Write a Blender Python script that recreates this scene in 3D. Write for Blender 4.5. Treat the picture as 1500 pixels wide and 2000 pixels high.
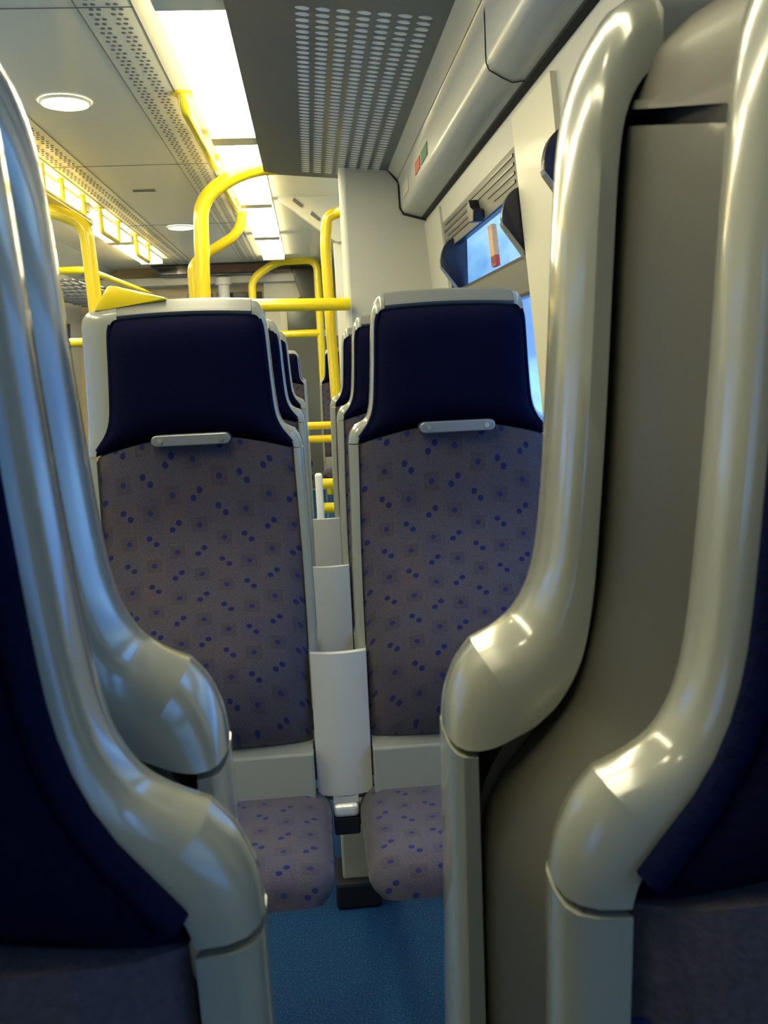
import bpy, bmesh, math, random
from mathutils import Vector, Matrix
random.seed(7)
for o in list(bpy.data.objects): bpy.data.objects.remove(o)
S = bpy.context.scene
COL = S.collection

# ------------------------------------------------------------------ camera, world, exposure
cam = bpy.data.cameras.new('camera'); camo = bpy.data.objects.new('camera', cam); COL.objects.link(camo)
cam.sensor_fit = 'VERTICAL'; cam.sensor_height = 24.0; cam.sensor_width = 18.0
cam.lens = 1700.0 * 24.0 / 2000.0
cam.clip_start = 0.01
R = Matrix(((0.99549497, 0.05769927, -0.07523675), (-0.08382413, 0.16475778, -0.98276568), (-0.04430902, 0.98464495, 0.16885213)))
# world = R @ cam ; R columns are the camera's axes in the world
camo.matrix_world = Matrix.Translation((0, 0, 1.22)) @ R.to_4x4()
cam.dof.use_dof = True; cam.dof.focus_distance = 1.6; cam.dof.aperture_fstop = 20.0
S.camera = camo
S.view_settings.view_transform = 'Standard'; S.view_settings.look = 'None'
S.view_settings.gamma = 1.0; S.view_settings.use_curve_mapping = False
S.view_settings.exposure = 0.72

W = bpy.data.worlds.new('dusk_sky'); S.world = W; W.use_nodes = True
wn = W.node_tree.nodes; wl = W.node_tree.links
wn.clear()
wo = wn.new('ShaderNodeOutputWorld'); wb = wn.new('ShaderNodeBackground')
tc = wn.new('ShaderNodeTexCoord'); sx = wn.new('ShaderNodeSeparateXYZ'); rp = wn.new('ShaderNodeValToRGB')
nz = wn.new('ShaderNodeTexNoise'); nz.inputs['Scale'].default_value = 26; nz.inputs['Detail'].default_value = 6
mx = wn.new('ShaderNodeMath'); mx.operation = 'MULTIPLY_ADD'; mx.inputs[1].default_value = .22; 
ad = wn.new('ShaderNodeMath'); ad.operation = 'ADD'
wl.new(tc.outputs['Generated'], sx.inputs[0]); wl.new(tc.outputs['Generated'], nz.inputs['Vector'])
wl.new(nz.outputs['Fac'], mx.inputs[0]); wl.new(sx.outputs['Z'], mx.inputs[2])
wl.new(mx.outputs[0], rp.inputs[0])
cr = rp.color_ramp
cr.elements[0].position = 0.0; cr.elements[0].color = (.10, .22, .50, 1)
cr.elements[1].position = .55; cr.elements[1].color = (.16, .44, .95, 1)
for p, c in ((.05, (.15, .32, .50, 1)), (.10, (.055, .14, .34, 1)), (.16, (.05, .125, .30, 1)), (.22, (.09, .19, .31, 1)), (.30, (.19, .31, .42, 1)), (.36, (.10, .22, .34, 1))):
    e = cr.elements.new(p); e.color = c
wl.new(rp.outputs[0], wb.inputs[0]); wb.inputs[1].default_value = 2.9
wl.new(wb.outputs[0], wo.inputs[0])

LIGHT_STRENGTH = 11.0      # glow of the ceiling diffusers
WARM = (1.0, .91, .58)

# ------------------------------------------------------------------ materials
def nodes(m):
    m.use_nodes = True; return m.node_tree.nodes, m.node_tree.links
def pbsdf(name, col, rough=.5, metal=0, coat=0, noise=0, nscale=60, bump=0, spec=.5, sheen=0):
    m = bpy.data.materials.new(name); n, l = nodes(m); b = n['Principled BSDF']
    b.inputs['Roughness'].default_value = rough; b.inputs['Metallic'].default_value = metal
    b.inputs['Coat Weight'].default_value = coat; b.inputs['Coat Roughness'].default_value = .12
    b.inputs['Specular IOR Level'].default_value = spec
    b.inputs['Sheen Weight'].default_value = sheen
    b.inputs['Base Color'].default_value = (*col, 1)
    if noise or bump:
        t = n.new('ShaderNodeTexCoord'); x = n.new('ShaderNodeTexNoise'); x.inputs['Scale'].default_value = nscale
        x.inputs['Detail'].default_value = 5
        l.new(t.outputs['Object'], x.inputs['Vector'])
        if noise:
            mp = n.new('ShaderNodeMapRange'); mp.inputs['To Min'].default_value = 1 - noise; mp.inputs['To Max'].default_value = 1 + noise
            l.new(x.outputs['Fac'], mp.inputs['Value'])
            mm = n.new('ShaderNodeMix'); mm.data_type = 'RGBA'; mm.blend_type = 'MULTIPLY'; mm.inputs[0].default_value = 1
            mm.inputs[6].default_value = (*col, 1); l.new(mp.outputs[0], mm.inputs[7]); l.new(mm.outputs[2], b.inputs['Base Color'])
        if bump:
            bp = n.new('ShaderNodeBump'); bp.inputs['Strength'].default_value = bump; bp.inputs['Distance'].default_value = .002
            l.new(x.outputs['Fac'], bp.inputs['Height']); l.new(bp.outputs[0], b.inputs['Normal'])
    return m
M = {}
M['silver'] = pbsdf('silver_paint', (.29, .295, .24), .24, .0, 1.0, .03, 40)
M['shell'] = pbsdf('grey_shell_plastic', (.070, .067, .048), .5, 0, .05, .04, 220, .04)
M['cap'] = pbsdf('grey_cap_plastic', (.16, .165, .15), .4, 0, .15, .03, 60)
M['piping'] = pbsdf('navy_piping', (.004, .006, .028), .95, 0, 0, .4, 300, .6, .05)
M['gap'] = pbsdf('dark_gap_rubber', (.012, .012, .012), .7)
M['navy'] = pbsdf('navy_moquette', (.0025, .003, .016), 1.0, 0, 0, .35, 260, .5, .04, .0)
M['cream'] = pbsdf('cream_wall_panel', (.70, .66, .50), .45, 0, .1, .02, 30)
M['wall'] = pbsdf('pale_grey_panel', (.55, .55, .47), .45, 0, .15, .02, 30)
M['white'] = pbsdf('white_panel', (.82, .80, .68), .4, 0, .1, .02, 30)
M['ceiling'] = pbsdf('ceiling_panel', (.90, .83, .57), .42, 0, .25, .03, 20)
M['grille'] = pbsdf('grille_panel', (.105, .125, .135), .4, .1, .1, .03, 60)
M['cove'] = pbsdf('cove_panel', (.50, .52, .46), .36, 0, .3, .02, 30)
M['yellow'] = pbsdf('yellow_handrail_paint', (.88, .66, .008), .28, 0, .5, .03, 30)
M['slotm'] = pbsdf('slot_painted_light', (.95, .93, .80), .5)  # near-white colour stands in for the light showing in the slots
M['strip'] = pbsdf('brushed_strip_metal', (.26, .27, .28), .32, .5, .1, .05, 90)
M['screw'] = pbsdf('screw_metal', (.75, .70, .45), .25, .9)
M['black'] = pbsdf('black_plastic', (.015, .015, .016), .35)
M['dark'] = pbsdf('dark_glossy_panel', (.03, .03, .03), .15, 0, .5)
M['brown'] = pbsdf('brown_display_glass', (.09, .04, .03), .12, 0, .5, .4, 9)
M['beige'] = pbsdf('beige_painted_metal', (.62, .50, .28), .5, 0, 0, .06, 30)
M['finblue'] = pbsdf('dark_navy_vinyl', (.012, .014, .03), .35, 0, .3)
M['orange'] = pbsdf('orange_sticker', (.75, .42, .20), .5, 0, 0, .25, 160)
M['red'] = pbsdf('red_sticker', (.55, .06, .04), .5)
M['green'] = pbsdf('green_sticker', (.05, .22, .10), .5)
M['filler'] = pbsdf('grey_filler_plastic', (.50, .50, .46), .4, 0, .2, .03, 40)
M['paper'] = pbsdf('crumpled_white_foil', (.8, .8, .78), .3, .3, 0, .2, 60, 1.0)
M['windowgrey'] = pbsdf('grey_window_rail', (.16, .155, .13), .5, .1)
M['doorglass'] = pbsdf('door_glass_painted_reflections', (.06, .075, .055), .12, 0, .5, .7, 7)  # dark glass, greenish reflections painted in as mottled colour
M['doorgrey'] = pbsdf('olive_grey_panel', (.15, .145, .10), .5)

def floor_mat():
    m = bpy.data.materials.new('blue_speckled_floor'); n, l = nodes(m); b = n['Principled BSDF']
    t = n.new('ShaderNodeTexCoord'); v = n.new('ShaderNodeTexNoise'); v.inputs['Scale'].default_value = 240; v.inputs['Detail'].default_value = 2
    l.new(t.outputs['Object'], v.inputs['Vector'])
    r = n.new('ShaderNodeValToRGB'); c = r.color_ramp; c.elements[0].position = .35; c.elements[0].color = (.008, .045, .105, 1)
    c.elements[1].position = .62; c.elements[1].color = (.016, .085, .185, 1)
    e = c.elements.new(.70); e.color = (.10, .13, .10, 1)
    l.new(v.outputs['Fac'], r.inputs[0]); l.new(r.outputs[0], b.inputs['Base Color']); b.inputs['Roughness'].default_value = .7; b.inputs['Specular IOR Level'].default_value = .15
    return m
M['floor'] = floor_mat()

def emit(name, col, s):
    m = bpy.data.materials.new(name); n, l = nodes(m); b = n['Principled BSDF']
    b.inputs['Base Color'].default_value = (.8, .8, .75, 1)
    b.inputs['Emission Color'].default_value = (*col, 1); b.inputs['Emission Strength'].default_value = s
    return m
M['diffuser'] = emit('lit_diffuser', WARM, LIGHT_STRENGTH)
M['downlight'] = emit('lit_downlight', WARM, LIGHT_STRENGTH * 1.6)

def glass_mat():
    m = bpy.data.materials.new('window_glass'); n, l = nodes(m); n.remove(n['Principled BSDF']); o = n['Material Output']
    tr = n.new('ShaderNodeBsdfTransparent'); tr.inputs[0].default_value = (.86, .92, .98, 1)
    gl = n.new('ShaderNodeBsdfGlossy'); gl.inputs['Roughness'].default_value = .02
    fr = n.new('ShaderNodeLayerWeight'); fr.inputs[0].default_value = .5
    pw = n.new('ShaderNodeMath'); pw.operation = 'POWER'; pw.inputs[1].default_value = 4.0; l.new(fr.outputs['Facing'], pw.inputs[0])
    ml = n.new('ShaderNodeMath'); ml.operation = 'MULTIPLY_ADD'; ml.inputs[1].default_value = .45; ml.inputs[2].default_value = .03; l.new(pw.outputs[0], ml.inputs[0])
    mi = n.new('ShaderNodeMixShader'); l.new(ml.outputs[0], mi.inputs[0]); l.new(tr.outputs[0], mi.inputs[1]); l.new(gl.outputs[0], mi.inputs[2])
    l.new(mi.outputs[0], o.inputs[0]); return m
M['glass'] = glass_mat()

def moquette():
    """purple-grey woven cloth with pairs of navy dots and faint dark squares"""
    m = bpy.data.materials.new('patterned_moquette'); n, l = nodes(m); b = n['Principled BSDF']
    def mth(op, a, c=None, d=None):
        x = n.new('ShaderNodeMath'); x.operation = op
        for i, q in enumerate((a, c, d)):
            if q is None: continue
            if isinstance(q, (int, float)): x.inputs[i].default_value = q
            else: l.new(q, x.inputs[i])
        return x.outputs[0]
    t = n.new('ShaderNodeTexCoord'); s = n.new('ShaderNodeSeparateXYZ'); l.new(t.outputs['Object'], s.inputs[0])
    X = mth('ADD', s.outputs['X'], 4.0); V = mth('ADD', mth('ADD', s.outputs['Z'], s.outputs['Y']), 4.0)
    PX, PV = .041, .098
    u = mth('DIVIDE', X, PX); col = mth('FLOOR', u); fu = mth('FRACT', u)
    m4 = mth('MODULO', col, 4.0); m2 = mth('MODULO', col, 2.0); hi = mth('FLOOR', mth('DIVIDE', m4, 2.0))
    ph = mth('ADD', mth('MULTIPLY', m2, .5), mth('MULTIPLY', hi, .75))
    fv = mth('FRACT', mth('ADD', mth('DIVIDE', V, PV), ph))
    dx = mth('MULTIPLY', mth('SUBTRACT', fu, .5), PX); dv = mth('MULTIPLY', mth('SUBTRACT', fv, .5), PV)
    sg = mth('SUBTRACT', 1.0, mth('MULTIPLY', hi, 2.0)); sdv = mth('MULTIPLY', dv, sg)
    tt = mth('ABSOLUTE', mth('ADD', dx, sdv)); ww = mth('SUBTRACT', dx, sdv)
    d2 = mth('ADD', mth('POWER', mth('SUBTRACT', tt, .0115), 2.0), mth('POWER', mth('ABSOLUTE', ww), 2.0))
    dots = mth('LESS_THAN', d2, .0072 ** 2)
    dv2 = mth('MULTIPLY', mth('SUBTRACT', mth('FRACT', mth('ADD', fv, .5)), .5), PV)
    d3 = mth('ADD', mth('POWER', mth('ABSOLUTE', dx), 2.0), mth('POWER', mth('ABSOLUTE', dv2), 2.0))
    dot1 = mth('LESS_THAN', d3, .0048 ** 2)
    sq = mth('LESS_THAN', mth('MAXIMUM', mth('ABSOLUTE', dx), mth('ABSOLUTE', dv2)), .0135)
    # patchwork of faint tinted blocks
    vec = n.new('ShaderNodeCombineXYZ'); l.new(mth('FLOOR', mth('MULTIPLY', u, 1.0)), vec.inputs[0]); l.new(mth('FLOOR', mth('MULTIPLY', mth('DIVIDE', V, PV), 2.0)), vec.inputs[1])
    wnn = n.new('ShaderNodeTexWhiteNoise'); l.new(vec.outputs[0], wnn.inputs['Vector'])
    r = n.new('ShaderNodeValToRGB'); c = r.color_ramp
    c.elements[0].color = (.070, .058, .083, 1); c.elements[1].color = (.082, .064, .072, 1)
    e = c.elements.new(.5); e.color = (.073, .066, .080, 1)
    l.new(wnn.outputs['Value'], r.inputs[0])
    def mix(f, a, bcol, fac=None):
        x = n.new('ShaderNodeMix'); x.data_type = 'RGBA'
        l.new(f, x.inputs[0]); l.new(a, x.inputs[6]); x.inputs[7].default_value = (*bcol, 1); return x.outputs[2]
    k = mix(mth('MULTIPLY', sq, .38), r.outputs[0], (.045, .038, .05))
    k = mix(mth('MULTIPLY', dot1, .85), k, (.014, .016, .10))
    k = mix(mth('MULTIPLY', dots, .95), k, (.010, .013, .085))
    # weave
    nzz = n.new('ShaderNodeTexNoise'); nzz.inputs['Scale'].default_value = 420; l.new(t.outputs['Object'], nzz.inputs['Vector'])
    mr = n.new('ShaderNodeMapRange'); mr.inputs['To Min'].default_value = .6; mr.inputs['To Max'].default_value = 1.4; l.new(nzz.outputs['Fac'], mr.inputs['Value'])
    mm = n.new('ShaderNodeMix'); mm.data_type = 'RGBA'; mm.blend_type = 'MULTIPLY'; mm.inputs[0].default_value = 1
    l.new(k, mm.inputs[6]); l.new(mr.outputs[0], mm.inputs[7]); l.new(mm.outputs[2], b.inputs['Base Color'])
    bp = n.new('ShaderNodeBump'); bp.inputs['Strength'].default_value = .4; bp.inputs['Distance'].default_value = .001
    l.new(nzz.outputs['Fac'], bp.inputs['Height']); l.new(bp.outputs[0], b.inputs['Normal'])
    b.inputs['Roughness'].default_value = .95; b.inputs['Specular IOR Level'].default_value = .2; b.inputs['Sheen Weight'].default_value = .1
    return m
M['moq'] = moquette()

# ------------------------------------------------------------------ helpers
def obj(name, bm, mat, parent=None, smooth=None, kind=None, label=None):
    bmesh.ops.recalc_face_normals(bm, faces=bm.faces[:])
    me = bpy.data.meshes.new(name); bm.to_mesh(me); bm.free()
    me.materials.append(M[mat]); o = bpy.data.objects.new(name, me); COL.objects.link(o)
    if smooth:
        for p in me.polygons: p.use_smooth = True
        me.set_sharp_from_angle(angle=math.radians(smooth))
    if parent: o.parent = parent
    if kind: o['kind'] = kind
    if label: o['label'] = label
    return o
def tag(o, label, cat, group=None):
    o['label'] = label; o['category'] = cat
    if group: o['group'] = group
    return o
def thing(name, label, cat, loc=(0, 0, 0), rz=0, group=None):
    o = bpy.data.objects.new(name, None); COL.objects.link(o); o.location = loc; o.rotation_euler = (0, 0, rz)
    o.empty_display_size = .05
    return tag(o, label, cat, group)
def box(bm, lo, hi, bev=0, seg=2):
    b2 = bmesh.new(); bmesh.ops.create_cube(b2, size=1)
    for v in b2.verts: v.co = Vector(((lo[i] + hi[i]) / 2 + v.co[i] * (hi[i] - lo[i]) for i in range(3)))
    if bev: bmesh.ops.bevel(b2, geom=b2.edges[:], offset=bev, segments=seg, affect='EDGES', profile=.5)
    merge(bm, b2)
def merge(bm, b2):
    me = bpy.data.meshes.new('tmp'); b2.to_mesh(me); b2.free(); bm.from_mesh(me); bpy.data.meshes.remove(me)
def prism(bm, poly, a0, a1, axis='Y', bev=0):
    """poly in the two other axes (x,z for Y; x,y for Z; y,z for X)"""
    b2 = bmesh.new()
    def p3(p, a): return {'Y': (p[0], a, p[1]), 'Z': (p[0], p[1], a), 'X': (a, p[0], p[1])}[axis]
    A = [b2.verts.new(p3(p, a0)) for p in poly]; B = [b2.verts.new(p3(p, a1)) for p in poly]
    n = len(poly)
    b2.faces.new(A); b2.faces.new(B[::-1])
    for i in range(n): b2.faces.new((A[i], A[(i + 1) % n], B[(i + 1) % n], B[i]))
    if bev: bmesh.ops.bevel(b2, geom=b2.edges[:], offset=bev, segments=2, affect='EDGES', profile=.5)
    merge(bm, b2)
def fillet(pts, r, n=6):
    pts = [Vector(p) for p in pts]; out = [pts[0]]
    for i in range(1, len(pts) - 1):
        a, b, c = pts[i - 1], pts[i], pts[i + 1]; d1 = (a - b); d2 = (c - b)
        k = min(r, d1.length * .49, d2.length * .49); p, q = b + d1.normalized() * k, b + d2.normalized() * k
        for j in range(n + 1):
            t = j / n; out.append((1 - t) ** 2 * p + 2 * t * (1 - t) * b + t * t * q)
    return out + [pts[-1]]
def tube(bm, pts, r, rf=.0, sides=14, caps=True):
    P = fillet(pts, rf) if rf else [Vector(p) for p in pts]
    rings = []; up = None
    for i, p in enumerate(P):
        t = ((P[i + 1] - p) if i == 0 else (p - P[i - 1]) if i == len(P) - 1 else (P[i + 1] - P[i - 1])).normalized()
        if up is None: up = Vector((0, 0, 1)) if abs(t.z) < .9 else Vector((1, 0, 0))
        x = t.cross(up).normalized(); up = x.cross(t).normalized()
        rings.append([bm.verts.new(p + r * (x * math.cos(2 * math.pi * k / sides) + up * math.sin(2 * math.pi * k / sides))) for k in range(sides)])
    for a, b in zip(rings, rings[1:]):
        for k in range(sides): bm.faces.new((a[k], a[(k + 1) % sides], b[(k + 1) % sides], b[k]))
    if caps: bm.faces.new(rings[0][::-1]); bm.faces.new(rings[-1])
def disc(bm, c, r, th, axis='Z', n=28):
    poly = [(r * math.cos(2 * math.pi * k / n), r * math.sin(2 * math.pi * k / n)) for k in range(n)]
    i = {'Z': (0, 1, 2), 'Y': (0, 2, 1), 'X': (1, 2, 0)}[axis]
    prism(bm, [(c[i[0]] + p[0], c[i[1]] + p[1]) for p in poly], c[i[2]] - th / 2, c[i[2]] + th / 2, axis)
def catmull(P, k=4):
    out = []
    for i in range(len(P) - 1):
        p0 = P[max(i - 1, 0)]; p1 = P[i]; p2 = P[i + 1]; p3 = P[min(i + 2, len(P) - 1)]
        for j in range(k):
            t = j / k
            out.append(tuple(.5 * (2 * b + (c - a) * t + (2 * a - 5 * b + 4 * c - d) * t * t + (3 * b - a - 3 * c + d) * t ** 3) for a, b, c, d in zip(p0, p1, p2, p3)))
    out.append(tuple(P[-1])); return out
def lerp(a, b, t): return a + (b - a) * t
def interp(tab, z):
    """tab: (u,z) with z falling"""
    if z >= tab[0][1]: return tab[0][0]
    for (u0, z0), (u1, z1) in zip(tab, tab[1:]):
        if z <= z0 and z >= z1: return lerp(u0, u1, (z0 - z) / (z0 - z1 + 1e-9))
    return tab[-1][0]

# ------------------------------------------------------------------ the carriage shell
CX = -.79                                   # centre line of the carriage
def mir(x): return 2 * CX - x
Y0, Y1 = -2.4, 8.8
def wx(z): return .655 - .095 * (z - 1.07)  # the right wall leans in towards the roof
def wall_piece(bm, ya, yb, za, zb, side=1, th=.05, off=0):
    poly = [(wx(za) - off, za), (wx(zb) - off, zb), (wx(zb) + th, zb), (wx(za) + th, za)]
    if side < 0: poly = [(mir(x), z) for x, z in poly]
    prism(bm, poly, ya, yb, 'Y')

bm = bmesh.new(); box(bm, (mir(.75), Y0, -.05), (.75, Y1, 0)); obj('floor', bm, 'floor', kind='structure')
bm = bmesh.new(); box(bm, (mir(.6), Y0, 2.2), (.6, Y1, 2.26)); ceil = obj('ceiling', bm, 'ceiling', kind='structure')

# perforated strips beside the light troughs
def perf(x0):
    b = bmesh.new()
    for cxx in (x0 - .044, x0 - .024, x0 + .016, x0 + .036):
        y = 1.9; k = 0
        while y < 8.3:
            disc(b, (cxx + (.004 if k % 2 else -.004), y, 2.1995), .0068, .002, 'Z', 8); y += .034; k += 1
    return b
o = obj('perforation', perf(-.495), 'windowgrey', ceil, kind='stuff'); o['label'] = 'rows of dark round holes along the ceiling'
o = obj('perforation', perf(mir(-.495)), 'windowgrey', ceil, kind='stuff')
b = bmesh.new()
for x in (-.57, -.42, mir(-.57), mir(-.42)): box(b, (x - .0015, Y0, 2.198), (x + .0015, Y1, 2.2005))
for y in (2.6, 4.45, 6.2): box(b, (mir(-.42), y - .0015, 2.198), (-.42, y + .0015, 2.2005))
obj('panel_seam', b, 'windowgrey', ceil)
b = bmesh.new(); box(b, (-.90, 5.02, 2.194), (-.78, 5.06, 2.201), .002); obj('slot_vent', b, 'windowgrey', ceil)

# side walls with window openings
WINS = [(-1.75, -.12), (.12, 2.03), (2.42, 3.70), (6.0, 7.1), (7.3, 8.4)]
def side_wall(side, name):
    b = bmesh.new()
    wall_piece(b, Y0, Y1, 0, .93, side); wall_piece(b, Y0, Y1, 1.70, 1.885, side)
    edges = [Y0] + [e for w in WINS for e in w] + [Y1]
    for i in range(0, len(edges), 2): wall_piece(b, edges[i], edges[i + 1], .93, 1.70, side)
    return obj(name, b, 'wall', kind='structure')
side_wall(1, 'wall_right'); side_wall(-1, 'wall_left')
def window(i, ya, yb, side):
    b = bmesh.new()                                # glass
    zb = .93; th = .006
    poly = [(wx(zb) + .022, zb), (wx(1.70) + .022, 1.70), (wx(1.70) + .022 + th, 1.70), (wx(zb) + .022 + th, zb)]
    if side < 0: poly = [(mir(x), z) for x, z in poly]
    prism(b, poly, ya, yb)
    w = obj('window_%d' % i, b, 'glass', kind='structure')
    b = bmesh.new()                                # black gasket
    e = .018
    wall_piece(b, ya, ya + e, .93, 1.70, side, .02, .004); wall_piece(b, yb - e, yb, .93, 1.70, side, .02, .004)
    wall_piece(b, ya + e, yb - e, .93, .948, side, .02, .004); wall_piece(b, ya + e, yb - e, 1.664, 1.70, side, .02, .004)
    wall_piece(b, ya + e, yb - e, 1.487, 1.497, side, .02, .006); wall_piece(b, ya + e, yb - e, 1.388, 1.398, side, .02, .006)
    obj('window_gasket', b, 'black', w)
    b = bmesh.new(); wall_piece(b, ya + e, yb - e, 1.398, 1.487, side, .02, .006); obj('window_rail', b, 'windowgrey', w)
    return w
k = 1
wr = {}
for side in (1, -1):
    for ya, yb in WINS:
        wr[(side, ya)] = window(k, ya, yb, side); k += 1
hw = wr[(1, 2.42)]
# vent head over the hopper window, its slots and latch
b = bmesh.new(); wall_piece(b, 2.42, 3.70, 1.664, 1.775, 1, .0, .010); obj('vent_head', b, 'windowgrey', hw)
b = bmesh.new()
for z0, ya, yb in ((1.757, 2.44, 3.62), (1.735, 2.44, 3.66), (1.712, 3.05, 3.60), (1.712, 2.44, 2.80), (1.694, 2.9, 3.66), (1.69, 2.44, 2.72)):
    wall_piece(b, ya, yb, z0 - .004, z0 + .004, 1, 0, .013)
obj('vent_slot', b, 'black', hw)
b = bmesh.new()
prism(b, [(2.985, 1.728), (2.955, 1.735), (2.935, 1.705), (2.875, 1.69), (2.885, 1.655), (2.95, 1.66), (2.985, 1.69)], wx(1.7) - .045, wx(1.7) - .008, 'X', .004)
obj('latch', b, 'black', hw)
b = bmesh.new(); wall_piece(b, 2.845, 2.905, 1.522, 1.640, 1, .0, -.016); st = obj('window_sticker', b, 'orange', hw, label='small orange and red notice on the hopper window')
b = bmesh.new(); wall_piece(b, 2.843, 2.907, 1.512, 1.545, 1, .0, -.0145); obj('red_patch', b, 'red', st)

# cream pillar between the two near windows
b = bmesh.new(); wall_piece(b, 2.03, 2.405, .6, 1.842, 1, .02, .014); obj('trim_1', b, 'cream', kind='structure')
b = bmesh.new(); wall_piece(b, 3.74, 4.2, .6, 1.85, 1, .02, .010); obj('trim_2', b, 'wall', kind='structure')

# lowered grille panels and coves on both sides
GP = [(-.165, 2.2), (-.165, 2.142), (.409, 2.092), (.409, 2.2)]
COVE = [(.409, 2.2), (.409, 2.092), (.450, 2.052), (.461, 2.020), (.463, 1.930), (.468, 1.912), (.482, 1.899), (.560, 1.878), (.66, 1.90), (.66, 2.2)]
def mirp(poly, side): return poly if side > 0 else [(mir(x), z) for x, z in poly]
gl_label = {1: 'grey sloping ceiling panel with seven rows of bright slots right of the light strip', -1: 'grey sloping ceiling panel left of the far light strip'}
for side in (1, -1):
    b = bmesh.new(); prism(b, mirp(GP, side), Y0, 4.44)
    g = obj('trim_%d' % (4 + side), b, 'grille', kind='structure')
    b = bmesh.new()
    for col in range(7):
        xc = .034 + col * .0530
        y = 2.42 if side > 0 else 3.0
        while y < 4.34:
            if not (side > 0 and 0) :
                zc = 2.142 - .0871 * (xc + .165)
                n = 10; top = []; low = []
                for q in range(n):
                    a = 2 * math.pi * q / n; dx = .0185 * math.cos(a); dy = .0108 * math.sin(a)
                    zz = zc - .0871 * dx
                    X = xc + dx
                    top.append(b.verts.new((X if side > 0 else mir(X), y + dy, zz + .001)))
                    low.append(b.verts.new(((X - .002 if side > 0 else mir(X - .002)), y + dy * .92, zz - .0006 - .0025 * (dx + .0185) / .037)))
                for q in range(n): b.faces.new((top[q], top[(q + 1) % n], low[(q + 1) % n], low[q]))
                b.faces.new(low)
            y += .0405
    so = obj('louvre_slots', b, 'slotm', g)
    b = bmesh.new(); prism(b, mirp(COVE, side), Y0, 4.44 if side > 0 else 4.44)
    c = obj('trim_%d' % (8 + side), b, 'cove', kind='structure', smooth=35)
    b = bmesh.new(); prism(b, mirp([(.556, 1.8815), (.560, 1.8735), (.590, 1.866), (.596, 1.888)], side), Y0, 4.2)
    obj('groove', b, 'gap', c)
    # access hatch seam across the cove
    seam = [(.409, 2.0905), (.449, 2.0505), (.4595, 2.02), (.4615, 1.93), (.4665, 1.911), (.481, 1.8975), (.557, 1.877)]
    b = bmesh.new(); ys = [2.08, 2.16, 2.20, 2.205, 2.21, 2.215, 2.26]
    tube(b, [((x if side > 0 else mir(x)), y, z) for (x, z), y in zip(catmull(seam, 3), [lerp(ys[min(int(i / 3), 5)], ys[min(int(i / 3) + 1, 6)], (i % 3) / 3) for i in range(19)])], .0016, 0, 6)
    prism(b, mirp([(.4505, 2.0485), (.4515, 2.0465), (.4535, 2.0485)], side), Y0, 4.2)
    obj('hatch_seam', b, 'gap', c)
    if side > 0:
        for (ya, yb, za, zb, mt, nm) in ((3.25, 3.42, 1.945, 1.99, 'green', 'green_notice'), (3.46, 3.60, 1.945, 1.99, 'red', 'red_notice'), (3.85, 4.05, 1.94, 2.0, 'wall', 'pale_notice')):
            b = bmesh.new(); box(b, (.4595, ya, za), (.4635, yb, zb)); obj(nm, b, mt, c)
    # cove beyond the doorway
    b = bmesh.new(); prism(b, mirp([(.2, 2.2), (.42, 2.06), (.47, 1.93), (.66, 1.87), (.66, 2.2)], side), 5.5, Y1)
    obj('trim_%d' % (12 + side), b, 'cove', kind='structure', smooth=35)

# ceiling lights
def light(ya, yb, x0, x1, label):
    t = thing('ceiling_light', label, 'light', ((x0 + x1) / 2, (ya + yb) / 2, 2.2), 0, 'ceiling strip lights')
    w = (x1 - x0) / 2; h = (yb - ya) / 2
    b = bmesh.new(); box(b, (-w, -h, -.034), (w, h, -.012), .006); obj('diffuser', b, 'diffuser', t)
    b = bmesh.new(); box(b, (-w, -h - .06, -.042), (w, -h, 0)); box(b, (-w, h, -.042), (w, h + .06, 0)); box(b, (-w - .004, -h - .06, -.012), (w + .004, h + .06, -.002))
    obj('end_frame', b, 'ceiling', t)
modr = [(-.13, 1.05), (1.17, 2.40), (2.52, 3.83), (3.95, 5.33), (5.45, 6.63), (6.79, 7.98)]
names = ['over the nearest seats', 'over the facing seats', 'nearest in view', 'behind the arched yellow pole', 'beyond the arched pole, second from the far end', 'farthest from the camera']
for (a, c), nm in zip(modr, names):
    light(a, c, -.352, -.168, 'glowing ceiling strip of the right row, ' + nm)
    light(a, c, mir(-.168), mir(-.352), 'glowing ceiling strip of the left row, ' + nm.replace('behind the arched yellow pole', 'behind the left pole arm'))
def downlight(y, label):
    t = thing('downlight', label, 'light', (-.825, y, 2.2), 0, 'round downlights')
    b = bmesh.new(); disc(b, (0, 0, -.004), .083, .010, 'Z', 40); obj('lens', b, 'downlight', t)
    b = bmesh.new()
    n = 40
    for k_ in range(n):
        a0, a1 = 2 * math.pi * k_ / n, 2 * math.pi * (k_ + 1) / n
        vs = [b.verts.new((r * math.cos(a), r * math.sin(a), z)) for r, z, a in ((.083, -.010, a0), (.092, -.001, a0), (.092, -.001, a1), (.083, -.010, a1))]
        b.faces.new(vs)
    obj('bezel', b, 'ceiling', t)
downlight(3.43, 'large round glowing downlight nearest in the ceiling, beside the perforated strip')
downlight(6.31, 'smaller round glowing downlight farther off, left of the arched yellow pole')
downlight(.5, 'round downlight over the seats beside the camera')

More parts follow.
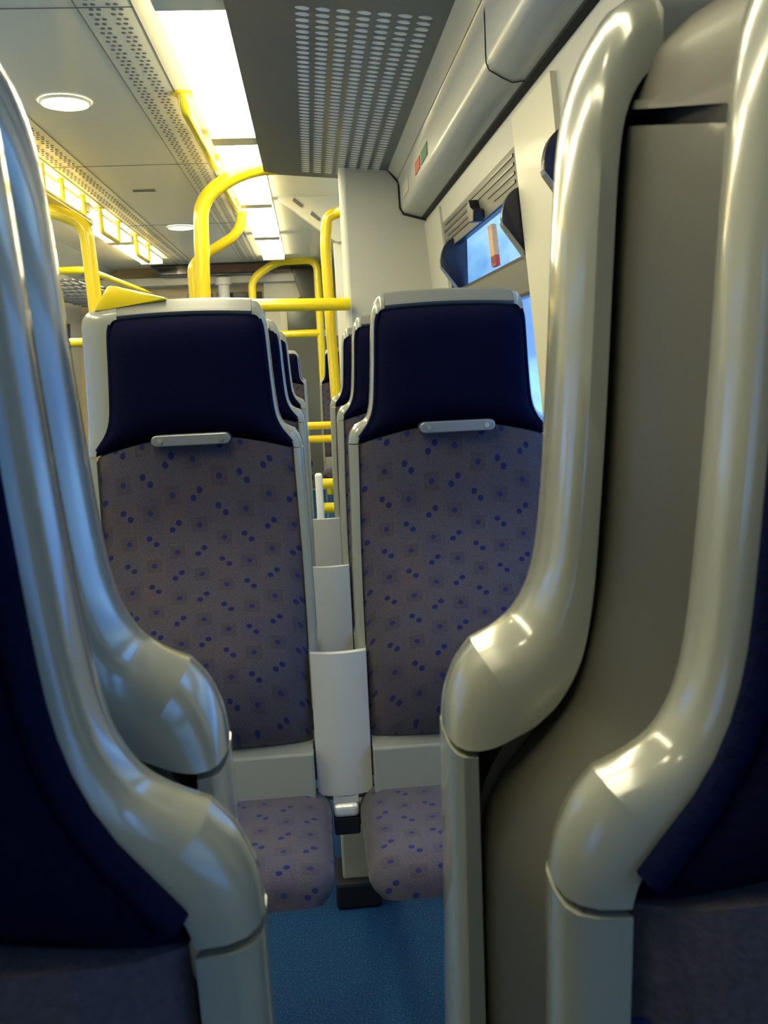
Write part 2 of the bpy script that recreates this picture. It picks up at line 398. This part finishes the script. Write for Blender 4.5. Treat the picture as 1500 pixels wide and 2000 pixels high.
# ------------------------------------------------------------------ seats
OUT = [(.112, 1.336), (.121, 1.333), (.130, 1.318), (.1350, 1.298), (.1375, 1.268), (.1400, 1.22), (.144, 1.165), (.148, 1.139), (.1545, 1.1255), (.163, 1.119), (.173, 1.1145)]
OUT2 = [(.173, 1.1145), (.1795, 1.106), (.1840, 1.094), (.1855, 1.083)]
INN = [(.112, 1.311), (.120, 1.308), (.1255, 1.299), (.1283, 1.284), (.1300, 1.255), (.1322, 1.21), (.1355, 1.16), (.1390, 1.138), (.1450, 1.1215), (.1525, 1.109), (.1590, 1.101)]
INN2 = [(.1590, 1.101), (.164, 1.095), (.1670, 1.089), (.1685, 1.083)]
INR = [(.110, 1.309), (.117, 1.306), (.1225, 1.297), (.1255, 1.282), (.1275, 1.25), (.1300, 1.20), (.1330, 1.155), (.1350, 1.134), (.1390, 1.114), (.1470, 1.099), (.1560, 1.0905)]
INR2 = [(.1560, 1.0905), (.163, 1.087), (.1700, 1.084), (.1760, 1.083)]
OUTA = [(.112, 1.336), (.150, 1.330), (.168, 1.322), (.1765, 1.306), (.178, 1.268), (.179, 1.22), (.1805, 1.165), (.1815, 1.137), (.1825, 1.1235), (.183, 1.117), (.1835, 1.1145)]
OUTA2 = [(.1835, 1.1145), (.1842, 1.106), (.185, 1.094), (.1855, 1.083)]
def loft(b, O, I, sx_, D, ex=2.6, n=9, RI=None):
    """bulging frame section from the inner front edge round the outside to the inner rear edge"""
    rows = []
    for (ou, oz), (fu, fz), (ru, rz_) in zip(O, I, RI or I):
        row = []
        for k_ in range(n):
            a = -math.pi / 2 + math.pi * k_ / (n - 1)
            iu, iz = (fu, fz) if k_ < n / 2 else (ru, rz_)
            c_ = abs(math.cos(a)) ** (2 / ex) if 0 < k_ < n - 1 else 0; s_ = math.copysign(abs(math.sin(a)) ** (2 / ex), math.sin(a))
            row.append(b.verts.new((sx_ * (iu + (ou - iu) * c_), D / 2 + D / 2 * s_, iz + (oz - iz) * c_)))
        rows.append(row)
    for r0, r1 in zip(rows, rows[1:]):
        for k_ in range(n - 1): b.faces.new((r0[k_], r0[k_ + 1], r1[k_ + 1], r1[k_]))
        b.faces.new((r0[n - 1], r0[0], r1[0], r1[n - 1]))
    b.faces.new(rows[0]); b.faces.new(rows[-1][::-1])
PADTAB = catmull(INN, 4) + catmull(INN2, 4)[1:]
FLUSH = [(.103, 1.332), (.114, 1.322), (.121, 1.305), (.1240, 1.285), (.126, 1.25), (.1285, 1.20), (.1320, 1.155), (.1365, 1.130), (.1422, 1.110), (.1495, 1.099), (.1585, 1.088), (.168, 1.076), (.1745, 1.060), (.1762, 1.040), (.1765, .98), (.1765, .72)]
SHELL = [(.103, 1.332), (.114, 1.322), (.121, 1.305), (.1240, 1.285), (.126, 1.25), (.1285, 1.20), (.1325, 1.155), (.137, 1.125), (.143, 1.107), (.153, 1.09), (.165, 1.07), (.173, 1.05), (.1755, 1.02), (.1760, .94), (.1765, .72)]
FD = .050
LUM = catmull([(.036, 1.12), (.026, 1.07), (.010, .99), (.008, .93), (.024, .86), (.052, .77), (.068, .70), (.062, .63), (.030, .54)], 4)
def lum(z):      # how far the back cushion stands out at each height
    return interp(LUM, z)
def shell_geo(b, z0, z1, ya, yb, sh, slope=0, flush=True):
    def tilt(z, y): return z + (slope * (y - .053) if 1.288 < z < 1.30 else 0)
    zs = sorted({z1, z0} | {z for _, z in catmull(SHELL, 3) + catmull(FLUSH, 3) if z0 + .0004 < z < z1 - .0004}, reverse=True)
    T0, T1 = catmull(FLUSH if flush else SHELL, 3), catmull(FLUSH, 3)
    N = 9; G = []
    for j in range(N):
        y = lerp(ya, yb, j / (N - 1)); s = lerp(0, sh, j / (N - 1)); q = (j / (N - 1)) ** 1.5
        tab = [(lerp(interp(T0, z), interp(T1, z), q), z) for z in zs]
        G.append([b.verts.new((-u + s, y, tilt(z, y))) for u, z in tab[::-1]] + [b.verts.new((u + s, y, tilt(z, y))) for u, z in tab])
    for g0, g1 in zip(G, G[1:]):
        n = len(g0)
        for i in range(n): b.faces.new((g0[i], g0[(i + 1) % n], g1[(i + 1) % n], g1[i]))
    b.faces.new(G[0]); b.faces.new(G[-1][::-1])
def make_seat(label, loc, rz=0, aisle=0, group='blue and grey train seats', shell=(.008, .047), sh=0, shell_z=.40, leg_z=(.50, .50), handle=False, full=True, FD=.050):
    t = thing('train_seat', label, 'seat', loc, rz, group)
    # headrest pad
    full_bulge = abs(loc[1]) > 1
    def pad(zb, zt, cols, rows, yf, edge, pw=5):
        b = bmesh.new(); G = []
        for j in range(rows + 1):
            q = j / rows; row = []
            for i in range(cols + 1):
                s = -1 + 2 * i / cols; s = math.copysign(abs(s) ** .8, s)
                zz = lerp(zb(s), zt(s), q); ze = lerp(zb(1), zt(1), q)
                e = (1 - abs(s) ** pw)
                row.append(b.verts.new((s * edge(ze), -yf(zz, q) * e ** .6 + .006 * (1 - e), zz)))
            G.append(row)
        for r0, r1 in zip(G, G[1:]):
            for i in range(cols): b.faces.new((r0[i], r0[i + 1], r1[i + 1], r1[i]))
        Bk = [[b.verts.new((v.co.x, .012, v.co.z)) for v in row] for row in (G[0], G[-1])]
        for r0, r1 in ((G[0], Bk[0]), (G[-1], Bk[1])):
            for i in range(cols): b.faces.new((r0[i], r0[i + 1], r1[i + 1], r1[i]))
        return b
    hb = pad(lambda s: 1.112 - .030 * s * s, lambda s: 1.311 - .004 * s * s, 22, 18,
             lambda z, q: .012 + (.040 if full_bulge else .022) * min(1, (1 - (2 * q - 1) ** 6)), lambda z: interp(PADTAB, z) + .001)
    hp = obj('headrest_pad', hb, 'navy', t, smooth=60)
    for s_ in (-1, 1):
        hb = bmesh.new()
        tube(hb, [(s_ * (interp(PADTAB, z) - .001), -.002, z) for z in [1.302 - .010 * q for q in range(22)]], .0042, 0, 8)
        obj('piping', hb, 'piping', hp, smooth=60)
    if full:
        bb = pad(lambda s: .54, lambda s: 1.1105 - .030 * s * s, 22, 30,
                 lambda z, q: lum(z) * min(1, q * 12 + .4), lambda z: interp([(.166, 1.08), (.172, .9), (.1735, .7), (.1715, .54)], z), 2.6)
        obj('back_pad', bb, 'moq', t, smooth=60)
        b = bmesh.new()
        prism(b, [(-.052, .538), (-.052, .43), (.012, .43), (.012, .538)], -.1715, .1715, 'X', .004)
        obj('lower_panel', b, 'silver', t)
        b = bmesh.new(); box(b, (-.199, -.33, .345), (.199, .035, .452), .046, 5)
        for v in b.verts:
            v.co.z += .012 * (1 - (v.co.x / .19) ** 2) * (1 if v.co.z > .4 else 0) - .10 * (v.co.y + .33) * 1.0 + .03
            if v.co.y < -.28 and v.co.z < .42: v.co.y += .04
        obj('seat_cushion', b, 'moq', t, smooth=50)
    # side frames, cap, legs
    for s_ in (-1, 1):
        b = bmesh.new()
        A, A2 = (OUTA, OUTA2) if s_ == aisle else (OUT, OUT2)
        loft(b, catmull(A, 4), catmull(INN, 4), s_, FD, RI=catmull(INR, 4)); loft(b, catmull(A2, 4), catmull(INN2, 4), s_, FD, RI=catmull(INR2, 4))
        bmesh.ops.remove_doubles(b, verts=b.verts[:], dist=.00005)
        obj('side_frame', b, 'silver', t, smooth=38)
        b = bmesh.new()
        lz = leg_z[0 if s_ < 0 else 1]
        LO = [(.1855, 1.0805), (.1865, 1.0), (.1885, .9), (.190, .75), (.187, .6), (.184, lz)]
        LI = [(.1682, 1.0805), (.1700, 1.0), (.1725, .9), (.1735, .75), (.1725, .6), (.1720, lz)]
        LR = [(.1765, z) for _, z in LO]
        loft(b, catmull(LO, 3), catmull(LI, 3), s_, FD, 3.2, RI=catmull(LR, 3))
        obj('side_leg', b, 'silver', t, smooth=38)
    b = bmesh.new(); n = 12; rows = []
    for i in range(n + 1):
        x = lerp(-.1115, .1115, i / n); h = .004 * (1 - (x / .1115) ** 2)
        rows.append([b.verts.new((x, y, z + h)) for y, z in ((.004, 1.309), (-.003, 1.311), (-.006, 1.316), (-.002, 1.322), (.003, 1.325), (.008, 1.334), (.022, 1.339), (.04, 1.336), (.05, 1.325), (.05, 1.30), (.02, 1.30))])
    for r0, r1 in zip(rows, rows[1:]):
        m_ = len(r0)
        for q in range(m_): b.faces.new((r0[q], r0[(q + 1) % m_], r1[(q + 1) % m_], r1[q]))
    b.faces.new(rows[0]); b.faces.new(rows[-1][::-1])
    obj('top_cap', b, 'cap', t, smooth=50)
    # rear shell and its cap
    tl = .24 if FD < .04 else 0
    b = bmesh.new(); shell_geo(b, shell_z, 1.2915, shell[0], shell[1], sh, tl, FD > .04); obj('rear_shell', b, 'shell', t, smooth=75)
    b = bmesh.new(); shell_geo(b, 1.2965, 1.331, shell[0], shell[1], sh, tl, FD > .04); obj('shell_cap', b, 'shell', t, smooth=40)
    b = bmesh.new(); box(b, (-.112 + min(sh, 0), shell[0], 1.2917), (.112 + max(sh, 0), shell[1] - .001, 1.2963))
    for v in b.verts: v.co.z += tl * (v.co.y - .053)
    obj('shell_joint', b, 'gap', t)
    if full:
        # strip with two screws on the seam
        b = bmesh.new()
        poly = []
        for cx_, a0 in ((.056, -90), (-.056, 90)):
            for q in range(9): a = math.radians(a0 + 180 * q / 8); poly.append((cx_ + .0095 * math.cos(a), 1.108 + .0095 * math.sin(a)))
        prism(b, poly, -.050, -.016, 'Y', .002)
        h = obj('trim_strip', b, 'strip', t)
        for s_ in (-1, 1):
            b = bmesh.new(); disc(b, (s_ * .050, -.0505, 1.108), .0042, .004, 'Y', 16); sc = obj('screw', b, 'screw', h)
    if handle:
        b = bmesh.new()
        prism(b, [(-.150, 1.326), (-.124, 1.366), (-.112, 1.366), (-.030, 1.344), (-.030, 1.3395), (-.108, 1.331), (-.120, 1.328)], .004, .048, 'Y', .003)
        obj('grab_handle', b, 'yellow', t, smooth=40, label='yellow wedge-shaped grab handle')
    return t
RX, LX = .245, -.2045          # centres of the window and aisle seats of a row
ROWS = [1.52, 2.20, 2.91]
rl = ['nearest facing row', 'second facing row', 'third facing row']
rw = {0: 'standing nearest behind the gap', 1: 'directly behind the nearest one', 2: 'third back, mostly hidden'}
for i, y in enumerate(ROWS):
    make_seat(('aisle-side seat with patterned back and yellow corner handle, facing the camera' if i == 0 else 'aisle-side seat %s, a navy sliver left of the gap' % rw[i]), (LX, y, 0), 0, -1, 'facing seats beyond the gap', leg_z=(.0, .714), shell_z=.72, handle=(i == 0))
    make_seat(('window-side seat with patterned back and small strip, facing the camera' if i == 0 else 'window-side seat %s, a navy sliver right of the gap' % rw[i]), (RX, y, 0), 0, 0, 'facing seats beyond the gap', leg_z=(.714, .0), shell_z=.72)
# back-to-back pair right in front of the camera
G2 = 'back-to-back seats framing the view'
make_seat('seat at the right picture edge, facing the camera, pale frame with navy cloth', (RX, .203, -.008), 0, 0, G2, (.010, .091), -.017, .01, (.008, .008), FD=.032)
make_seat('seat at the left picture edge, facing the camera, dark navy pad', (LX - .0015, .203, -.008), 0, -1, G2, (.010, .091), -.017, .01, (.008, .008), FD=.032)
make_seat('seat right of the gap facing away, joined behind the right edge seat', (RX - .017, .336, 0), math.pi, 0, G2, (.008, .0405), 0, .0, (0, 0))
make_seat('seat left of the gap facing away, joined behind the left edge seat', (LX - .019, .336, 0), math.pi, 1, G2, (.008, .0405), 0, .0, (0, 0))
# across the aisle and beyond the doorway
make_seat('seat across the aisle by the left yellow pole, seen as a sliver', (mir(RX) + .235, 3.9, 0), 0, 1, 'seats across the aisle', leg_z=(0, 0))
make_seat('window seat across the aisle, behind the left edge seat', (mir(RX) - .20, 3.9, 0), 0, 0, 'seats across the aisle', leg_z=(0, 0))
make_seat('distant grey seat beyond the doorway, left of the gap pole', (-.22, 6.6, 0), 0, -1, 'seats beyond the doorway', leg_z=(0, 0))
make_seat('distant seat beyond the doorway, behind the white door screen', (.25, 6.6, 0), 0, 0, 'seats beyond the doorway', leg_z=(0, 0))
make_seat('distant aisle seat farther beyond the doorway', (-.22, 7.5, 0), 0, -1, 'seats beyond the doorway', leg_z=(0, 0))

# fillers, beams and feet between the seats of a row
where = ['between the two nearest facing seats', 'behind the nearest filler', 'farthest visible in the gap']
for i, y in enumerate(ROWS):
    t = thing('seat_filler', 'pale grey filler panel in the gap, ' + where[i], 'filler panel', (.0205, y, 0), 0, 'gap fillers')
    b = bmesh.new(); n = 10; w = .0505
    top = [(lerp(-w, w, q / n), -.018 - .010 * (1 - (2 * q / n - 1) ** 2)) for q in range(n + 1)]
    prism(b, top + [(x, y + .014) for x, y in top[::-1]], .440, .712, 'Z'); box(b, (-w, .036, .468), (w, .05, .60)); prism(b, [(-.023, -.026), (.023, -.026), (.023, .05), (-.023, .05)], .425, .470, 'Z'); box(b, (-w, .0365, .40), (w, .052, .469)); obj('filler_panel', b, 'filler', t, smooth=40)
    b = bmesh.new(); box(b, (-w - .0028, -.016, .47), (-w + .0005, .045, .535)); box(b, (w - .0005, -.016, .47), (w + .0028, .045, .535)); obj('edge_gap', b, 'gap', t)
    b = bmesh.new(); box(b, (-.024, -.03, .362), (.024, .04, .398), .004); obj('hinge_block', b, 'black', t)
    b = bmesh.new(); box(b, (-.0235, -.034, .398), (.0235, .03, .424), .008, 3); obj('crumpled_foil', b, 'paper', t)
    b = bmesh.new(); box(b, (-.018, .04, .34), (.05, .36, .385), .006); obj('seat_beam', b, 'windowgrey', t)
    b = bmesh.new(); box(b, (-.012, .30, .062), (.058, .36, .345), .006); obj('pedestal', b, 'beige', t)
    b = bmesh.new(); box(b, (-.03, .28, 0), (.075, .40, .064), .008); obj('foot', b, 'gap', t)

# ------------------------------------------------------------------ door area: bulkhead, screens, poles
b = bmesh.new()
pts = [(.213, 0), (.213, 2.155), (.409, 2.10), (.461, 2.03), (.464, 1.925), (.48, 1.90), (.60, 1.874), (.655, 1.87), (.70, 0)]
prism(b, pts, 4.2, 4.25, 'Y'); obj('wall_door_screen', b, 'wall', kind='structure')
b = bmesh.new(); tube(b, [(.207, 4.225, 0), (.207, 4.225, 2.15)], .026, 0, 16); obj('trim_3', b, 'white', kind='structure', smooth=40)
b = bmesh.new(); prism(b, [(.452, 2.035), (.455, 1.923), (.473, 1.892), (.585, 1.862), (.585, 1.869), (.478, 1.9), (.463, 1.926), (.460, 2.035), (.41, 2.10), (.404, 2.095)], 4.19, 4.2, 'Y'); obj('trim_18', b, 'gap', kind='structure')
# left screen
b = bmesh.new(); prism(b, [(mir(x), z) for x, z in pts if True], 4.2, 4.25, 'Y'); obj('wall_left_door_screen', b, 'wall', kind='structure')
# header and white screen across the doorway on the right
b = bmesh.new(); prism(b, [(-.13, 2.2), (-.115, 2.185), (.16, 1.965), (.20, 1.94), (.66, 1.94), (.66, 2.2)], 5.36, 5.42, 'Y'); obj('wall_door_header', b, 'cream', kind='structure')
b = bmesh.new()
for (x0, z0) in ((-.045, 2.178), (.055, 2.098)):
    prism(b, [(x0, z0), (x0 + .05, z0 - .04), (x0 + .058, z0 - .025), (x0 + .01, z0 + .018)], 5.352, 5.36, 'Y')
obj('trim_19', b, 'windowgrey', kind='structure')
b = bmesh.new(); box(b, (.185, 5.42, 0), (.70, 5.47, 1.94)); obj('wall_far_door_screen', b, 'white', kind='structure')
b = bmesh.new(); box(b, (.50, 4.30, 0), (.66, 5.30, 1.92), .01); door = obj('door_1', b, 'white', kind='structure')
b = bmesh.new(); box(b, (.488, 4.40, .95), (.50, 5.20, 1.7), .004); obj('door_window', b, 'doorglass', door)

def pole(name, label, paths, r, rf=.09, group=None, extra=None, cat='handrail'):
    t = thing(name, label, cat, paths[0][0], 0, group)
    base = Vector(paths[0][0])
    for i, p in enumerate(paths):
        b = bmesh.new(); tube(b, [Vector(q) - base for q in p], r if i == 0 else (extra or r), rf, 18)
        obj('upright' if i == 0 else 'cross_bar', b, 'yellow', t, smooth=40)
    return t
PG = 'yellow grab poles'
pole('grab_pole', 'thick yellow pole arching right into the ceiling, behind the aisle-side seat',
     [[(-.497, 4.4, 0), (-.497, 4.4, 1.55), (-.474, 4.4, 2.02), (-.335, 4.4, 2.118), (-.19, 4.4, 2.165), (-.05, 4.46, 2.175)], [(-.497, 4.4, 1.06), (-.497, 4.42, 2.02)]][:1], .036, .10, PG)
pole('grab_pole', 'thick yellow pole left of the aisle-side seat, its arm bent up to the left',
     [[(-1.01, 4.4, 0), (-1.01, 4.4, 1.60), (-1.022, 4.4, 1.930), (-1.14, 4.4, 1.985), (-1.27, 4.42, 2.02), (-1.50, 4.42, 2.05), (-1.995, 4.42, 2.06)]], .034, .10, PG)
pole('grab_pole', 'yellow looped rail bending into the pale screen edge, seen through the gap',
     [[(.207, 4.27, .52), (.190, 4.33, .60), (.155, 4.34, .74), (.124, 4.34, .95), (.112, 4.34, 1.4), (.108, 4.34, 1.80), (.125, 4.34, 1.92), (.18, 4.33, 1.935), (.207, 4.26, 1.937)],
      [(.115, 4.34, 1.30 + .41), (.155, 4.34, 1.71)]][:1], .026, .05, PG)
pole('grab_rail', 'level yellow rail running from the aisle-side seat to the pale screen',
     [[(-.48, 4.15, 1.513), (.203, 4.15, 1.495)]], .029, 0, PG)
pole('grab_pole', 'distant yellow hoop rail beyond the doorway, with a flat top',
     [[(-.487, 8.3, 0), (-.487, 8.3, 2.03), (-.24, 8.3, 2.18), (.12, 8.3, 2.18), (.12, 8.3, 0)], [(-.487, 8.3, 1.52), (.12, 8.3, 1.52)],], .036, .10, PG)
pole('grab_pole', 'orange-yellow pole just left of the arched pole, arm rising to the ceiling',
     [[(-.69, 5.6, 0), (-.685, 5.6, 1.86), (-.60, 5.6, 1.925), (-.42, 5.6, 2.02), (-.375, 5.6, 2.08), (-.35, 5.6, 2.195)]], .030, .07, PG)
def barrier(label, x0, x1, y, za, zb, r, posts):
    t = thing('barrier', label, 'barrier', (x0, y, 0), 0, 'low yellow barriers beyond the gap')
    for z in (za, zb):
        b = bmesh.new(); tube(b, [(0, 0, z), (x1 - x0, 0, z - .004)], r, 0, 16); obj('bar', b, 'yellow', t, smooth=40)
    for px_ in posts:
        b = bmesh.new(); box(b, (px_ - x0 - .018, -.030, 0), (px_ - x0 + .016, .030, za + .048), .012, 4); obj('post', b, 'white', t, smooth=40)
barrier('near low barrier of two yellow bars on a short white post, deep in the gap', .010, .20, 3.98, .685, .572, .024, (.012, .19))
barrier('farther low barrier of two thin yellow bars, left of the looped yellow rail', -.15, .16, 5.0, .885, .808, .022, (-.14, .15))

# hand grips under the ceiling
def grip(label, p0, p1, drop, r=.013, group='ceiling hand grips'):
    t = thing('hand_grip', label, 'hand grip', p0, 0, group)
    q = Vector(p1) - Vector(p0)
    b = bmesh.new(); tube(b, [(0, 0, 0), (0, .02, -drop), q + Vector((0, -.02, -drop)), q], r, .03, 12); obj('grip_bar', b, 'yellow', t, smooth=40)
    for c_ in (Vector((0, 0, 0)), q):
        b = bmesh.new(); disc(b, (c_.x, c_.y, c_.z - .003), r * 2, .008, 'Z', 16); obj('grip_foot', b, 'yellow', t)
grip('long yellow grip along the left edge of the right light strip, nearest', (-.395, 3.36, 2.2), (-.385, 4.32, 2.2), .055, .019)
grip('yellow grip along the right light strip, behind the arched pole', (-.385, 4.75, 2.2), (-.375, 5.5, 2.2), .055, .017)
for y0_, y1_, nm in ((5.52, 6.02, 'right of the left pole'), (6.6, 7.1, 'farthest one')):
    grip('yellow U-shaped hand grip below the left light strip, ' + nm, (-1.19, y0_, 2.2), (-1.19, y1_, 2.2), .135, .014)
t = thing('hanging_rail', 'fat yellow bar hanging on short stems under the left light strip', 'handrail', (-1.19, 3.75, 2.066))
b = bmesh.new(); tube(b, [(0, 0, 0), (0, 1.45, 0)], .028, 0, 16); obj('bar', b, 'yellow', t, smooth=40)
for yy in (.2, .62, .95, 1.37):
    b = bmesh.new(); tube(b, [(0, yy, 0), (0, yy, .134)], .015, 0, 10); obj('hanger', b, 'yellow', t, smooth=40)
# left luggage rack
t = thing('luggage_rack', 'luggage rack on the far left wall with yellow rail and wire shelf', 'luggage rack', (-1.48, 6.25, 1.93))
b = bmesh.new(); tube(b, [(-.62, 0, 0), (0, 0, 0), (.02, .3, 0), (.08, 2.35, 0), (.10, 2.5, -.12)], .024, .06, 14); obj('rail', b, 'yellow', t, smooth=40)
b = bmesh.new()
for k_ in range(11): tube(b, [(-.05 - .055 * k_, .02, -.055), (-.03 - .055 * k_, 2.35, -.055)], .006, 0, 6)
for k_ in range(9): tube(b, [(-.62, .02 + .29 * k_, -.065), (0.0, .02 + .29 * k_, -.065)], .006, 0, 6)
obj('wire_shelf', b, 'strip', t)
b = bmesh.new()
for yy in (.05, 1.2, 2.3): tube(b, [(.0, yy, 0), (-.05, yy, -.06)], .012, 0, 8)
obj('bracket', b, 'strip', t)
pole('grab_rail', 'short level yellow rail left of the aisle-side seat, at seat-top height', [[(-2.1, 4.13, 1.376), (-1.01, 4.13, 1.372)]], .020, 0, PG)

# end of the carriage
b = bmesh.new(); box(b, (mir(.75), Y1, 0), (.75, Y1 + .05, 2.26)); obj('wall_end', b, 'beige', kind='structure')
b = bmesh.new(); box(b, (mir(.75), Y0 - .05, 0), (.75, Y0, 2.26)); obj('wall_back', b, 'wall', kind='structure')
t = thing('display_panel', 'long dark display under the ceiling at the far end of the carriage', 'display', (-.81, 8.44, 2.1))
b = bmesh.new(); prism(b, [(-.51, 0), (-.61, .098), (.61, .098), (.51, 0)], 0, .12, 'Y', .012); obj('casing', b, 'dark', t)
b = bmesh.new(); box(b, (-.36, -.004, .014), (.40, .002, .082)); obj('screen', b, 'brown', t)
b = bmesh.new(); box(b, (-.66, 8.58, 2.0), (.3, 8.8, 2.08)) if 0 else box(b, (mir(.55), 8.60, 2.03), (-.10, 8.8, 2.10)); obj('trim_20', b, 'cream', kind='structure')
b = bmesh.new(); box(b, (-1.18, 8.77, .05), (-.40, 8.8, 1.98)); d2 = obj('door_2', b, 'beige', kind='structure')
b = bmesh.new(); box(b, (-1.14, 8.755, 1.05), (-.90, 8.77, 1.955), .004); obj('door_window', b, 'dark', d2)
b = bmesh.new(); box(b, (-.86, 8.755, 1.05), (-.42, 8.77, 1.955), .004); obj('door_window', b, 'dark', d2)
b = bmesh.new(); box(b, (-.40, 8.70, 0), (-.02, 8.8, 2.15), .004); obj('trim_21', b, 'cream', kind='structure')
t = thing('white_shape', 'bright white capped shape at the far end, right of the arched pole', 'post', (-.765, 8.55, 0))  # plain white cylinder with a wider cap
b = bmesh.new(); tube(b, [(0, 0, 0), (0, 0, 2.03)], .052, 0, 20); obj('stem', b, 'white', t, smooth=40)
b = bmesh.new(); tube(b, [(0, 0, 2.01), (0, 0, 2.075)], .075, 0, 20); obj('cap', b, 'white', t, smooth=40)
t = thing('end_cabinet', 'dark glazed cabinet in the far right corner, between the yellow poles', 'cabinet', (.04, 8.62, 0))
b = bmesh.new(); box(b, (-.30, 0, 0), (.5, .18, 1.83), .004); obj('cabinet_body', b, 'cream', t)
b = bmesh.new(); prism(b, [(-.175, 2.16), (-.085, 1.87), (.20, 1.87), (.20, 2.16)], -.02, .02, 'Y', .004); obj('upper_pane', b, 'dark', t)
b = bmesh.new(); prism(b, [(-.12, 1.855), (-.10, 1.875), (.2, 1.875), (.2, 1.855)], -.03, .02, 'Y'); obj('ledge', b, 'black', t)
b = bmesh.new(); box(b, (-.29, -.010, .02), (.49, 0, 1.50), .003); obj('lower_door', b, 'doorgrey', t)
b = bmesh.new(); box(b, (-.23, -.012, 1.56), (.2, 0, 1.76), .004); obj('lower_pane', b, 'doorglass', t)

# padded wings on the window wall
def fin(label, y, dz=0, k_=1.0):
    t = thing('head_wing', label, 'head wing', (wx(1.58), y, 1.575 + dz), 0, 'navy head wings on the window wall')
    pts_ = [(0, .098), (-.024, .094), (-.047, .076), (-.060, .050), (-.066, .020), (-.064, .004), (-.050, -.022), (-.026, -.056), (.004, -.092), (.03, -.09), (.03, .098)]
    b = bmesh.new(); prism(b, [(x * k_, z * k_) for x, z in catmull(pts_[:5], 3) + pts_[5:]], -.014, .014, 'Y', .003); obj('wing_pad', b, 'finblue', t, smooth=30)
    b = bmesh.new(); prism(b, [(-.067 * k_, .006 * k_), (-.064 * k_, -.004 * k_), (.004, -.098 * k_), (.008, -.09 * k_)], -.016, .016, 'Y'); obj('wing_edge', b, 'strip', t)
fin('dark rounded wing on the cream pillar, beside the right frame', 2.0, .045)
fin('dark rounded wing covering the right end of the hopper window', 2.43, .0, 1.0)
fin('dark rounded wing at the left end of the hopper window', 3.50, .005, 1.12)
